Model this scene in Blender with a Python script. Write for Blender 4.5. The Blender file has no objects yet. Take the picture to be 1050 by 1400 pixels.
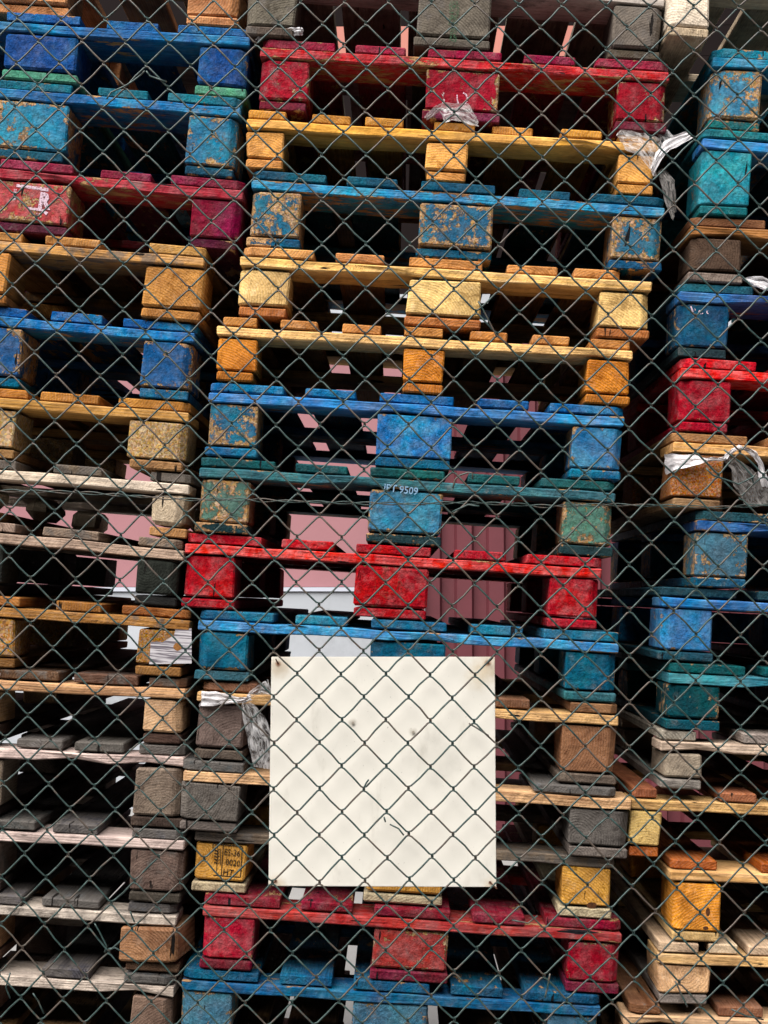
import bpy, bmesh, math, random
from mathutils import Vector, Matrix, noise
random.seed(7)
S = bpy.context.scene
COL = S.collection
R = math.radians

# ------------------------------------------------------------------ camera
F_PX, VPX, VPY, CAM_H, CAM_D = 2050.0, 545.0, 818.0, 1.40, 2.9
cam_d = bpy.data.cameras.new('camera')
cam = bpy.data.objects.new('camera', cam_d)
COL.objects.link(cam)
cam_d.sensor_fit = 'VERTICAL'
cam_d.sensor_height = 36.0
cam_d.lens = 36.0 * F_PX / 1400.0
cam_d.clip_end = 500
cam.location = (0, -CAM_D, CAM_H)
YAW = math.atan((VPX - 525) / F_PX)
PITCH = math.atan((VPY - 700) / F_PX)
cam.rotation_euler = (R(90) + PITCH, 0, YAW)
S.camera = cam
CAMR = cam.rotation_euler.to_matrix()

# ------------------------------------------------------------------ light
W = bpy.data.worlds.new('World')
S.world = W
W.use_nodes = True
wn = W.node_tree
sky = wn.nodes.new('ShaderNodeTexSky')
sky.sky_type = 'NISHITA'
sky.sun_disc = False
SUN_EL, SUN_AZ = R(50), R(210)           # azimuth: clockwise from +Y
sky.sun_elevation = SUN_EL
sky.sun_rotation = SUN_AZ
sky.dust_density = 3.0
sky.air_density = 1.0
bg = wn.nodes['Background']
bg.inputs['Strength'].default_value = 0.05
veil = wn.nodes.new('ShaderNodeHueSaturation')      # thin overcast: a greyer sky
veil.inputs['Saturation'].default_value = 0.4
wn.links.new(sky.outputs[0], veil.inputs['Color'])
wn.links.new(veil.outputs[0], bg.inputs[0])
sun_d = bpy.data.lights.new('sun', 'SUN')
sun_d.energy = 5.0
sun_d.angle = R(70)
sun_d.color = (1.0, 0.975, 0.94)
sun = bpy.data.objects.new('sun', sun_d)
COL.objects.link(sun)
sdir = Vector((math.sin(SUN_AZ) * math.cos(SUN_EL), math.cos(SUN_AZ) * math.cos(SUN_EL), math.sin(SUN_EL)))
sun.rotation_euler = sdir.to_track_quat('Z', 'Y').to_euler()
sun.location = (0, -4, 6)
S.view_settings.view_transform = 'Standard'
S.view_settings.look = 'None'
S.view_settings.gamma = 1
S.view_settings.use_curve_mapping = False
S.view_settings.exposure = 1.08
S.render.engine = 'CYCLES'
S.cycles.max_bounces = 6
S.cycles.diffuse_bounces = 1

# ------------------------------------------------------------------ measuring
def P(X, Y, y):
    """the point on the vertical plane at depth y that is seen at pixel X, Y of the 1050 x 1400 photograph"""
    d = CAMR @ Vector(((X - 525) / F_PX, -(Y - 700) / F_PX, -1.0))
    t = (y + CAM_D) / d.y
    return cam.location + d * t

ALB = 0.58            # the colours below are read off the photograph; surfaces reflect less than that
def lin(c):
    def f(v):
        v /= 255.0
        return v / 12.92 if v <= 0.04045 else ((v + 0.055) / 1.055) ** 2.4
    return (ALB * f(c[0]), ALB * f(c[1]), ALB * f(c[2]))

# ------------------------------------------------------------------ materials
class NT:
    def __init__(self, name):
        self.m = bpy.data.materials.new(name)
        self.m.use_nodes = True
        self.t = self.m.node_tree
        self.b = self.t.nodes['Principled BSDF']
    def n(self, kind, **kw):
        nd = self.t.nodes.new('ShaderNode' + kind)
        for k, v in kw.items():
            setattr(nd, k, v)
        return nd
    def put(self, sock, v):
        if isinstance(v, bpy.types.NodeSocket):
            self.t.links.new(v, sock)
        elif v is not None:
            sock.default_value = v
    def math(self, op, a, b=None, c=None, clamp=False):
        nd = self.n('Math', operation=op, use_clamp=clamp)
        for i, v in enumerate((a, b, c)):
            if v is not None:
                self.put(nd.inputs[i], v)
        return nd.outputs[0]
    def vmath(self, op, a, b=None, scale=None):
        nd = self.n('VectorMath', operation=op)
        self.put(nd.inputs[0], a)
        if b is not None:
            self.put(nd.inputs[1], b)
        if scale is not None:
            self.put(nd.inputs['Scale'], scale)
        return nd.outputs[0]
    def noise(self, vec, scale, detail=4.0, rough=0.55, dist=0.0):
        nd = self.n('TexNoise')
        self.put(nd.inputs['Vector'], vec)
        nd.inputs['Scale'].default_value = scale
        nd.inputs['Detail'].default_value = detail
        nd.inputs['Roughness'].default_value = rough
        nd.inputs['Distortion'].default_value = dist
        return nd.outputs['Fac']
    def step(self, v, lo, hi, a=0.0, b=1.0):
        nd = self.n('MapRange')
        nd.interpolation_type = 'SMOOTHSTEP'
        self.put(nd.inputs['Value'], v)
        self.put(nd.inputs['From Min'], lo)
        self.put(nd.inputs['From Max'], hi)
        self.put(nd.inputs['To Min'], a)
        self.put(nd.inputs['To Max'], b)
        return nd.outputs[0]
    def mix(self, f, a, b, mode='MIX'):
        nd = self.n('MixRGB', blend_type=mode)
        self.put(nd.inputs[0], f)
        for i, v in ((1, a), (2, b)):
            if isinstance(v, tuple):
                v = (*v[:3], 1)
            self.put(nd.inputs[i], v)
        return nd.outputs[0]
    def grey(self, v):
        nd = self.n('CombineXYZ')
        for i in range(3):
            self.put(nd.inputs[i], v)
        return nd.outputs[0]
    def hsv(self, col, h=0.5, s=1.0, v=1.0):
        nd = self.n('HueSaturation')
        self.put(nd.inputs['Hue'], h)
        self.put(nd.inputs['Saturation'], s)
        self.put(nd.inputs['Value'], v)
        self.put(nd.inputs['Color'], (*col, 1) if isinstance(col, tuple) else col)
        return nd.outputs[0]
    def bump(self, h, dist, strength=1.0):
        nd = self.n('Bump')
        nd.inputs['Distance'].default_value = dist
        nd.inputs['Strength'].default_value = strength
        self.put(nd.inputs['Height'], h)
        self.t.links.new(nd.outputs[0], self.b.inputs['Normal'])
    def finish(self, col, rough=0.7, spec=0.25):
        self.put(self.b.inputs['Base Color'], (*col, 1) if isinstance(col, tuple) else col)
        self.put(self.b.inputs['Roughness'], rough)
        self.b.inputs['Specular IOR Level'].default_value = spec
        return self.m

def coords(k, stretch=(1, 1, 1)):
    tc = k.n('TexCoord')
    oi = k.n('ObjectInfo')
    off = k.vmath('SCALE', (17.3, 29.1, 43.7), scale=oi.outputs['Random'])
    ss = k.math('MULTIPLY_ADD', k.math('FRACT', k.math('MULTIPLY', oi.outputs['Random'], 53.9)), 0.75, 0.7)
    v = k.vmath('ADD', k.vmath('SCALE', tc.outputs['Object'], scale=ss), off)
    vs = k.vmath('MULTIPLY', v, stretch)
    return tc, oi, v, vs

def edge_mask(k, tc, use_x):
    """1 at the long edges of a box, 0 inside, from its own bounding box"""
    sp = k.n('SeparateXYZ')
    k.t.links.new(tc.outputs['Generated'], sp.inputs[0])
    def e(s, width):
        d = k.math('ABSOLUTE', k.math('SUBTRACT', s, 0.5))
        return k.step(d, 0.5 - width, 0.5)
    ez = e(sp.outputs[2], 0.16 if use_x else 0.3)
    if use_x:
        return k.math('MAXIMUM', ez, e(sp.outputs[0], 0.12))
    return ez

def wood_colour(k, tc, oi, v, axis, base, contrast=0.38, weather=None):
    st = {'X': (0.06, 1, 1), 'Y': (1, 0.06, 1)}[axis]
    ran = oi.outputs['Random']
    r2 = k.math('FRACT', k.math('MULTIPLY', ran, 37.7))
    r3 = k.math('FRACT', k.math('MULTIPLY', ran, 71.3))
    cx = k.n('CombineXYZ')
    k.put(cx.inputs[0 if axis == 'Y' else 1], k.math('MULTIPLY_ADD', r2, 0.16, -0.08))
    k.put(cx.inputs[2], k.math('MULTIPLY_ADD', r3, 0.16, -0.03))
    k.put(cx.inputs[1 if axis == 'Y' else 0], k.math('MULTIPLY', ran, 9.0))
    vv = k.vmath('MULTIPLY', k.vmath('ADD', tc.outputs['Object'], cx.outputs[0]), st)
    wv = k.n('TexWave', wave_type='RINGS', rings_direction=axis)
    k.put(wv.inputs['Vector'], vv)
    wv.inputs['Scale'].default_value = 62
    wv.inputs['Distortion'].default_value = 8.0
    wv.inputs['Detail'].default_value = 3.0
    wv.inputs['Detail Scale'].default_value = 0.3
    vs = k.vmath('MULTIPLY', v, st)
    fine = k.noise(vs, 330, 4, 0.7)
    blot = k.noise(v, 14, 4, 0.6)
    ring = k.math('POWER', wv.outputs['Fac'], 1.6)
    patchy = k.step(k.noise(v, 21, 4, 0.6), 0.35, 0.65, 0.1, 1.0)
    con = k.math('MULTIPLY', patchy, k.math('MULTIPLY_ADD', weather, 0.6, k.math('MULTIPLY', contrast, k.step(r2, 0.45, 0.75, 0.7, 2.4))) if weather is not None else contrast)
    val = k.math('SUBTRACT', 1.17, k.math('MULTIPLY', ring, con))
    val = k.math('MULTIPLY', val, k.step(fine, 0.26, 0.74, 0.74, 1.22))
    val = k.math('MULTIPLY', val, k.step(blot, 0.3, 0.7, 0.68, 1.18))
    hue = k.math('MULTIPLY_ADD', blot, 0.022, 0.485)
    c = k.hsv(base, hue, k.step(ring, 0, 1, 0.96, 1.04), val)
    # weathered grey film, per object
    if weather is not None:
        g = k.noise(v, 22, 8, 0.7)
        m = k.math('MULTIPLY', k.step(g, k.math('MULTIPLY_ADD', weather, -0.5, 0.72), k.math('MULTIPLY_ADD', weather, -0.5, 0.86)), 0.8)
        c = k.mix(m, c, k.mix(fine, (0.05, 0.044, 0.040), (0.145, 0.127, 0.113)))
    # brown and dark stains soaked into the wood
    stn = k.noise(k.vmath('MULTIPLY', v, st), 34, 8, 0.7, 0.4)
    c = k.mix(k.step(stn, 0.53, 0.66, 0.0, 0.7), c, k.hsv(base, 0.485, 1.1, 0.42))
    c = k.mix(k.step(stn, 0.44, 0.34, 0.0, 0.4), c, k.hsv(base, 0.5, 0.8, 1.35))
    # drying cracks and dark nail stains
    cr = k.noise(k.vmath('MULTIPLY', v, {'X': (0.12, 1, 1), 'Y': (1, 0.1, 0.13)}[axis]), 80, 3, 0.5)
    cth = k.math('MULTIPLY_ADD', weather, -0.07, 0.715) if weather is not None else 0.715
    crm = k.step(cr, cth, k.math('ADD', cth, 0.03) if weather is not None else 0.745)
    c = k.mix(crm, c, (0.012, 0.01, 0.009))
    sp = k.noise(v, 260, 2, 0.5)
    c = k.mix(k.step(sp, 0.72, 0.80, 0.0, 0.6), c, (0.03, 0.022, 0.016))
    h = k.math('ADD', k.math('MULTIPLY', ring, -0.12), k.math('ADD', k.math('MULTIPLY', fine, 0.6), k.math('MULTIPLY', crm, -2.0)))
    return c, h

def flake_colour(k, v, base):
    vo = k.n('TexVoronoi')
    k.put(vo.inputs['Vector'], k.vmath('ADD', v, k.vmath('SCALE', k.grey(k.noise(v, 60, 2)), scale=0.012)))
    vo.inputs['Scale'].default_value = 290
    sp = k.n('SeparateColor')
    k.t.links.new(vo.outputs['Color'], sp.inputs[0])
    big = k.noise(v, 25, 4, 0.6)
    val = k.math('MULTIPLY', k.step(sp.outputs[0], 0, 1, 0.62, 1.3), k.step(big, 0.3, 0.7, 0.75, 1.15))
    c = k.hsv(base, k.step(sp.outputs[1], 0, 1, 0.485, 0.515), k.step(sp.outputs[2], 0, 1, 0.7, 1.1), val)
    pits = k.step(k.noise(v, 170, 2, 0.5), 0.66, 0.74)
    c = k.mix(pits, c, (0.05, 0.03, 0.015))
    return c, k.math('SUBTRACT', sp.outputs[0], k.math('MULTIPLY', pits, 2.0))

def m_paint(name, axis, block):
    k = NT(name)
    tc, oi, v, vs = coords(k, (1, 1, 1) if block else {'X': (0.07, 1, 1), 'Y': (1, 0.07, 1)}[axis])
    base = oi.outputs['Color']
    wear = oi.outputs['Alpha']
    spb = k.n('SeparateColor')
    k.t.links.new(base, spb.inputs[0])
    big = k.noise(v, 11, 4, 0.6)
    mid = k.noise(v, 38, 6, 0.65)
    grain = k.noise(vs, 300 if not block else 120, 4, 0.65)
    val = k.math('MULTIPLY', k.step(big, 0.3, 0.7, 0.8, 1.12), k.step(grain, 0.28, 0.72, 0.62, 1.3))
    hue = k.math('SUBTRACT', 0.5, k.math('MULTIPLY', k.step(big, 0.4, 0.66), k.step(spb.outputs[0], 0.1, 0.25, 0.028, -0.004)))
    c = k.hsv(base, hue, k.step(mid, 0.3, 0.75, 1.08, 0.82), val)
    # thin chalky scuffs
    sc = k.step(k.noise(vs, 70, 9, 0.75), 0.56, 0.70, 0.0, 0.40)
    c = k.mix(sc, c, k.hsv(base, 0.5, 0.92, 1.45))
    # grime
    gr = k.step(k.noise(v, 30, 9, 0.72), 0.55, 0.72, 0.0, 0.75)
    c = k.mix(gr, c, k.hsv(base, 0.5, 1.0, 0.22))
    dst = k.step(k.noise(v, 19, 10, 0.78), 0.57, 0.66, 0.0, 0.5)
    c = k.mix(k.math('MULTIPLY', dst, k.step(wear, 0.0, 0.25, 0.15, 1.0)), c, (0.16, 0.14, 0.125))
    # fine pitting of the surface under the paint
    pit = k.noise(v if block else vs, 330 if block else 210, 3, 0.7)
    c = k.mix(k.step(pit, 0.54, 0.70, 0.0, 0.5), c, k.hsv(base, 0.49, 1.0, 0.3))
    c = k.mix(k.step(pit, 0.40, 0.30, 0.0, 0.35), c, k.hsv(base, 0.5, 0.9, 1.6))
    # chips down to the wood
    e = edge_mask(k, tc, block)
    nc = k.noise(v if block else k.vmath('MULTIPLY', v, {'X': (0.35, 1, 1), 'Y': (1, 0.35, 1)}[axis]), 42, 12, 0.76)
    nb = k.noise(v, 9, 2, 0.5)
    s = k.math('ADD', k.math('MULTIPLY_ADD', e, 0.10, nc), k.math('MULTIPLY', k.math('SUBTRACT', nb, 0.5), 0.35))
    thr = k.math('MULTIPLY_ADD', wear, -0.44, 0.735)
    chip = k.step(s, thr, k.math('ADD', thr, 0.022))
    if block:
        under, uh = flake_colour(k, v, (0.33, 0.19, 0.08))
    else:
        under, uh = wood_colour(k, tc, oi, v, axis, (0.31, 0.18, 0.08), 0.25)
    c = k.mix(chip, c, under)
    crk = k.noise(k.vmath('MULTIPLY', v, (1, 0.2, 0.16) if axis == 'Y' else (0.12, 1, 1)), 80, 2, 0.4)
    crm = k.step(crk, 0.72, 0.742)
    c = k.mix(crm, c, (0.008, 0.008, 0.01))
    h = k.math('ADD', k.math('MULTIPLY', grain, 0.5), k.math('MULTIPLY', chip, -0.7))
    h = k.math('ADD', h, k.math('ADD', k.math('MULTIPLY', k.math('MULTIPLY', uh, chip), 0.4), k.math('MULTIPLY', crm, -1.5)))
    h = k.math('MULTIPLY_ADD', k.noise(v, 32, 3, 0.6), 3.0, h)
    h = k.math('MULTIPLY_ADD', pit, 0.8, h)
    k.bump(h, 0.0026)
    return k.finish(c, k.step(mid, 0.3, 0.7, 0.6, 0.85), 0.07)

def m_wood(name, axis):
    k = NT(name)
    tc, oi, v, vs = coords(k)
    c, h = wood_colour(k, tc, oi, v, axis, oi.outputs['Color'], 0.10, oi.outputs['Alpha'])
    h = k.math('MULTIPLY_ADD', k.noise(v, 32, 3, 0.6), 3.0, h)
    k.bump(h, 0.0022)
    return k.finish(c, 0.82, 0.06)

def m_chip(name):
    k = NT(name)
    tc, oi, v, vs = coords(k)
    c, h = flake_colour(k, v, oi.outputs['Color'])
    g = k.step(k.noise(v, 20, 7, 0.7), k.math('MULTIPLY_ADD', oi.outputs['Alpha'], -0.4, 0.72), k.math('MULTIPLY_ADD', oi.outputs['Alpha'], -0.4, 0.85))
    c = k.mix(k.math('MULTIPLY', g, 0.7), c, (0.07, 0.06, 0.052))
    k.bump(h, 0.0025)
    return k.finish(c, 0.85, 0.06)

M = {
    'paint_block': m_paint('chipped_paint_block', 'Y', True),
    'paint_x': m_paint('chipped_paint_cross_board', 'X', False),
    'paint_y': m_paint('chipped_paint_deck_board', 'Y', False),
    'wood_x': m_wood('bare_wood_cross_board', 'X'),
    'wood_y': m_wood('bare_wood_deck_board', 'Y'),
    'chip': m_chip('pressed_chip_block'),
}

def m_plain(name, col, rough=0.7, var=0.15, scale=8.0, spec=0.25, bump=0.0, dirt=None, dirt_amt=0.3):
    k = NT(name)
    tc, oi, v, vs = coords(k)
    a = k.noise(v, scale, 6, 0.6)
    c = k.hsv(lin(col), 0.5, 1.0, k.step(a, 0.25, 0.75, 1 - var, 1 + var))
    if dirt:
        d = k.step(k.noise(v, scale * 0.6, 9, 0.7), 0.5, 0.75, 0, dirt_amt)
        c = k.mix(d, c, lin(dirt))
    if bump:
        k.bump(k.noise(v, scale * 12, 5, 0.6), bump)
    return k.finish(c, rough, spec)

def m_wire():
    k = NT('green_plastic_coated_wire')
    tc, oi, v, vs = coords(k)
    a = k.noise(v, 13, 7, 0.7)
    b = k.noise(v, 120, 3, 0.6)
    # the lower part of the fence has lost more of its coating
    c = k.mix(k.step(b, 0.3, 0.7), (0.009, 0.025, 0.022), (0.030, 0.062, 0.057))
    c = k.mix(k.step(a, 0.5, 0.58, 0.0, 0.95), c, k.mix(b, (0.032, 0.023, 0.018), (0.105, 0.077, 0.058)))
    k.bump(b, 0.0004)
    return k.finish(c, 0.42, 0.5)
M['wire'] = m_wire()

def m_sign():
    k = NT('white_sign_plastic')
    tc = k.n('TexCoord')
    v = tc.outputs['Object']
    a = k.noise(v, 6, 5, 0.6)
    c = k.hsv(lin((241, 236, 225)), 0.5, 1.0, k.step(a, 0.25, 0.75, 1.36, 1.48))
    sp = k.noise(v, 190, 3, 0.6)
    c = k.mix(k.step(sp, 0.66, 0.74, 0, 0.5), c, lin((150, 140, 125)))
    smear = k.noise(k.vmath('MULTIPLY', v, (1, 1, 0.35)), 26, 6, 0.65)
    c = k.mix(k.step(smear, 0.55, 0.8, 0, 0.35), c, lin((190, 180, 160)))
    k.sign_col = c
    return k, v
SIGNK, SIGNV = m_sign()

def m_film(name, col, alpha, rough=0.3, spread=0.35):
    """thin crumpled plastic: streaks along the strip from its own surface coordinates"""
    k = NT(name)
    uv = k.n('UVMap', uv_map='strip')
    fold = k.noise(k.vmath('MULTIPLY', uv.outputs[0], (9, 1.6, 1)), 1.0, 6, 0.65, 0.6)
    fine = k.noise(k.vmath('MULTIPLY', uv.outputs[0], (34, 3.5, 1)), 1.0, 4, 0.6)
    k.bump(k.math('ADD', fold, k.math('MULTIPLY', fine, 0.4)), 0.0035)
    k.put(k.b.inputs['Alpha'], k.step(k.math('MULTIPLY_ADD', fine, 0.35, fold), 0.5, 0.85, max(alpha - spread, 0.03), min(alpha + 0.3, 1)))
    c = k.hsv(lin(col), 0.5, 1, k.step(fold, 0.3, 0.7, 1.25, 1.72))
    k.finish(c, rough, 0.5)
    out = k.t.nodes['Material Output']
    tr = k.n('BsdfTranslucent')
    k.put(tr.inputs[0], (*lin(col), 1))
    mx = k.n('MixShader')
    mx.inputs[0].default_value = 0.2
    k.t.links.new(k.b.outputs[0], mx.inputs[1])
    k.t.links.new(tr.outputs[0], mx.inputs[2])
    k.t.links.new(mx.outputs[0], out.inputs[0])
    return k.m
M['film'] = m_film('clear_plastic_film', (255, 252, 252), 0.34)
M['strap'] = m_film('white_plastic_strap', (255, 250, 252), 0.97, 0.35, 0.1)
M['bag'] = m_film('grey_plastic_bag', (176, 170, 166), 0.5)
def m_mark(name, col, rough, var, scale, keep=0.5):
    m = m_plain(name, col, rough, var, scale)
    k = NT.__new__(NT)
    k.m, k.t = m, m.node_tree
    k.b = k.t.nodes['Principled BSDF']
    tc, oi, v, vs = coords(k)
    a = k.noise(v, 230, 6, 0.75)
    k.put(k.b.inputs['Alpha'], k.step(a, 0.62 - 0.3 * keep, 0.76 - 0.3 * keep))
    return m
M['white_mark'] = m_mark('white_stencil_paint', (246, 214, 230), 0.8, 0.2, 90, 0.75)
M['pale_mark'] = m_mark('pale_blue_stencil_paint', (150, 190, 225), 0.8, 0.2, 90, 1.0)
M['ink'] = m_mark('black_stamp_ink', (34, 26, 20), 0.8, 0.2, 200, 1.5)
M['faded_mark'] = m_mark('faded_brown_stencil', (152, 62, 46), 0.8, 0.25, 120)
M['stamp_ink'] = m_mark('brown_stamp_ink', (120, 84, 56), 0.8, 0.3, 200)
M['green_mark'] = m_mark('green_spray_paint', (62, 104, 72), 0.8, 0.3, 60)
M['zinc'] = m_plain('zinc_screw', (190, 180, 165), 0.6, 0.2, 100)
M['rust'] = m_plain('rusty_iron', (96, 58, 40), 0.8, 0.3, 200)
M['steel'] = m_plain('dull_green_post', (52, 72, 66), 0.5, 0.15, 20)

# ------------------------------------------------------------------ helpers
def link(o, parent=None):
    COL.objects.link(o)
    if parent is not None:
        o.parent = parent
    return o

def empty(name, loc, rot=(0, 0, 0)):
    o = bpy.data.objects.new(name, None)
    o.empty_display_size = 0.05
    o.location = loc
    o.rotation_euler = rot
    return link(o)

def tag(o, label, cat, group=None):
    o['label'] = label
    o['category'] = cat
    if group:
        o['group'] = group

def mesh_obj(name, verts, faces, mat, parent=None, smooth=False):
    me = bpy.data.meshes.new(name)
    me.from_pydata([tuple(v) for v in verts], [], faces)
    me.update()
    if mat:
        me.materials.append(mat)
    if smooth:
        me.polygons.foreach_set('use_smooth', [True] * len(me.polygons))
    return link(bpy.data.objects.new(name, me), parent)

def tube(paths, r, sides=6):
    """verts, faces of round tubes swept along polylines"""
    V, Fc = [], []
    for pts in paths:
        n = len(pts)
        base = len(V)
        up = Vector((0.13, 1, 0.21)).normalized()
        for i, p in enumerate(pts):
            t = (pts[min(i + 1, n - 1)] - pts[max(i - 1, 0)]).normalized()
            a = t.cross(up)
            if a.length < 1e-4:
                a = t.cross(Vector((1, 0, 0)))
            a.normalize()
            b = t.cross(a)
            for s in range(sides):
                an = 2 * math.pi * s / sides
                V.append(p + a * (r * math.cos(an)) + b * (r * math.sin(an)))
        for i in range(n - 1):
            for s in range(sides):
                s2 = (s + 1) % sides
                Fc.append((base + i * sides + s, base + i * sides + s2, base + (i + 1) * sides + s2, base + (i + 1) * sides + s))
        Fc.append(tuple(base + s for s in range(sides))[::-1])
        Fc.append(tuple(base + (n - 1) * sides + s for s in range(sides)))
    return V, Fc

def solid(name, parent, x0, x1, y0, y1, zt, zb, mat, col, wear, nx=1, bev=0.003, corner=None, jit=0.0012, wave=0.0):
    """a sawn piece: box whose top and bottom follow zt(x), zb(x); edges worn round; origin in its middle"""
    cx, cy = (x0 + x1) / 2, (y0 + y1) / 2
    cz = (zt(cx) + zb(cx)) / 2
    bm = bmesh.new()
    rows = []
    notch = {random.randint(1, nx - 1): random.uniform(0.1, 0.4) for _ in range(random.choice((0, 1, 1, 2)))} if nx > 3 else {}
    for i in range(nx + 1):
        x = x0 + (x1 - x0) * i / nx
        w = wave * random.uniform(-1, 1)
        q = []
        for (y, f, sgn) in ((y0, zb, 1), (y1, zb, 1), (y1, zt, -1), (y0, zt, -1)):
            j = lambda: random.uniform(-jit, jit)
            nt = 0.0
            if i in notch and y == y0:
                nt = notch[i] * (zt(x) - zb(x)) * (1 if f is zb else 0)
            q.append(bm.verts.new((x - cx + j(), y - cy + j() + nt * 0.8, f(x) - cz + w + nt + sgn * random.uniform(0.0003, jit + 0.0003))))
        rows.append(q)
    for i in range(nx):
        a, b = rows[i], rows[i + 1]
        for k in range(4):
            bm.faces.new((a[k], a[(k + 1) % 4], b[(k + 1) % 4], b[k]))
    bm.faces.new(rows[0][::-1])
    bm.faces.new(rows[-1])
    bmesh.ops.recalc_face_normals(bm, faces=bm.faces)
    def seam_dir(e):
        return (e.verts[0].co - e.verts[1].co).normalized()
    if corner:
        side, cs = corner
        es = [e for e in bm.edges if abs(seam_dir(e).z) > 0.8 and e.verts[0].co.y < 0 and ((e.verts[0].co.x < -abs(x1 - x0) * 0.4) if side < 0 else (e.verts[0].co.x > abs(x1 - x0) * 0.4))]
        if es:
            bmesh.ops.bevel(bm, geom=es, offset=cs, segments=1, affect='EDGES', clamp_overlap=True)
    es = [e for e in bm.edges if len(e.link_faces) == 2 and e.calc_face_angle(0) > 0.5]
    bmesh.ops.bevel(bm, geom=es, offset=bev * random.uniform(0.6, 1.3), segments=1, affect='EDGES', clamp_overlap=True)
    me = bpy.data.meshes.new(name)
    bm.to_mesh(me)
    bm.free()
    me.materials.append(mat)
    o = link(bpy.data.objects.new(name, me), parent)
    o.location = (cx, cy, cz)
    if col[2] > 1.15 * col[1] and col[2] > 1.3 * col[0]:
        col = (col[0] * 0.97, col[1] * 1.03, col[2] * 0.98)
    o.color = (*lin(col), wear)
    return o

def vary(c, a=10):
    d = random.uniform(-a, a)
    return tuple(min(255, max(0, v + d + random.uniform(-a * 0.35, a * 0.35))) for v in c)

# ------------------------------------------------------------------ the setting
def ground_z(x, y):
    k = max(0.0, min(1.0, (3.2 - y) / 1.6))
    return -0.062 * max(-3, min(3, x)) * k * k * (3 - 2 * k)

gv, gf = [], []
xs = [-60, -20, -8, -4] + [-3 + 0.5 * i for i in range(13)] + [4, 8, 20, 60]
ys = [-40, -12, -6] + [-4 + 0.5 * i for i in range(17)] + [6, 9, 12, 25, 60]
for y in ys:
    for x in xs:
        gv.append((x, y, ground_z(x, y)))
for j in range(len(ys) - 1):
    for i in range(len(xs) - 1):
        a = j * len(xs) + i
        gf.append((a, a + 1, a + len(xs) + 1, a + len(xs)))
g = mesh_obj('ground', gv, gf, m_plain('pale_yard_concrete', (160, 158, 156), 0.9, 0.12, 1.6, 0.15, 0.004, (110, 106, 102), 0.4))
g['kind'] = 'structure'

# pink wall across the yard with a white plinth and a white band
def box_mesh(x0, x1, y0, y1, z0, z1):
    v = [(x, y, z) for z in (z0, z1) for y in (y0, y1) for x in (x0, x1)]
    f = [(0, 2, 3, 1), (4, 5, 7, 6), (0, 1, 5, 4), (2, 6, 7, 3), (0, 4, 6, 2), (1, 3, 7, 5)]
    return v, f
WALL_Y = 7.2
zw = lambda Y: P(545, Y, WALL_Y).z
wall = empty('warehouse_wall', (0, WALL_Y, 0))
tag(wall, 'flat pink wall with a white base across the yard, seen through the pallets', 'wall')
pinkm = m_plain('pink_render', (172, 122, 127), 0.85, 0.06, 1.5, 0.2, 0.0, (140, 96, 100), 0.3)
whitem = m_plain('white_render', (190, 194, 200), 0.85, 0.08, 2.0, 0.2, 0.0, (120, 122, 122), 0.6)
def wall_part(name, x0, x1, z0, z1, m, out=0.0):
    v, f = box_mesh(x0, x1, -out, 0.3, z0, z1)
    return mesh_obj(name, v, f, m, wall)
z1, z2, z3 = zw(803), zw(462), zw(404)
wall_part('plinth', -9, 9, -0.2, z1 - 0.03, whitem, 0.05)
wall_part('plinth_cap', -9, 9, z1 - 0.027, z1, m_plain('plinth_cap_metal', (205, 208, 220), 0.5, 0.05, 3), 0.07)
wall_part('wall_panel', -9, 9, z1 + 0.003, z2, pinkm)
wall_part('band', -9, 9, z2 + 0.003, z3, whitem, 0.04)
z4, z5 = zw(78), zw(36)
wall_part('wall_shade', -9, 9, z3 + 0.003, z4, m_plain('painted_wall_shade', (24, 15, 15), 0.85, 0.2, 1.2, 0.1))  # shade behind the upper gaps, put into the wall as a near-black colour
sx0, sx1 = P(452, 60, WALL_Y).x, P(792, 60, WALL_Y).x
shade_mat = bpy.data.materials['painted_wall_shade']
wall_part('lit_wall_strip', sx0, sx1, z4 + 0.003, z5, m_plain('lit_pink_render', (204, 134, 120), 0.85, 0.06, 1.5))  # strip of the pink wall, its brighter light put into the colour
wall_part('wall_shade', -9, sx0 - 0.003, z4 + 0.003, z5, shade_mat)
wall_part('wall_shade', sx1 + 0.003, 9, z4 + 0.003, z5, shade_mat)
wall_part('wall_shade', -9, 9, z5 + 0.003, 6.5, bpy.data.materials['painted_wall_shade'])

# added building behind the camera, never in view, blocks low sky light
lane = empty('sky_blocker', (0, -9.5, 0))
tag(lane, 'added unseen building behind the camera, blocking low sky from the pallets', 'building')
v, f = box_mesh(-16, 16, -4, 0, -0.4, 8.0)
mesh_obj('wall', v, f, m_plain('sky_blocker_render', (92, 80, 74), 0.9, 0.2, 1.5), lane)
for i in range(9):
    for zz in (1.2, 4.4):
        v, f = box_mesh(-14 + i * 3.4, -12.4 + i * 3.4, 0.003, 0.06, zz, zz + 1.7)
        mesh_obj('blocker_window', v, f, m_plain('blocker_window_glass', (40, 44, 48), 0.15, 0.1, 2, 0.5) if i + zz == 1.2 else bpy.data.materials['blocker_window_glass'], lane)

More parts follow.
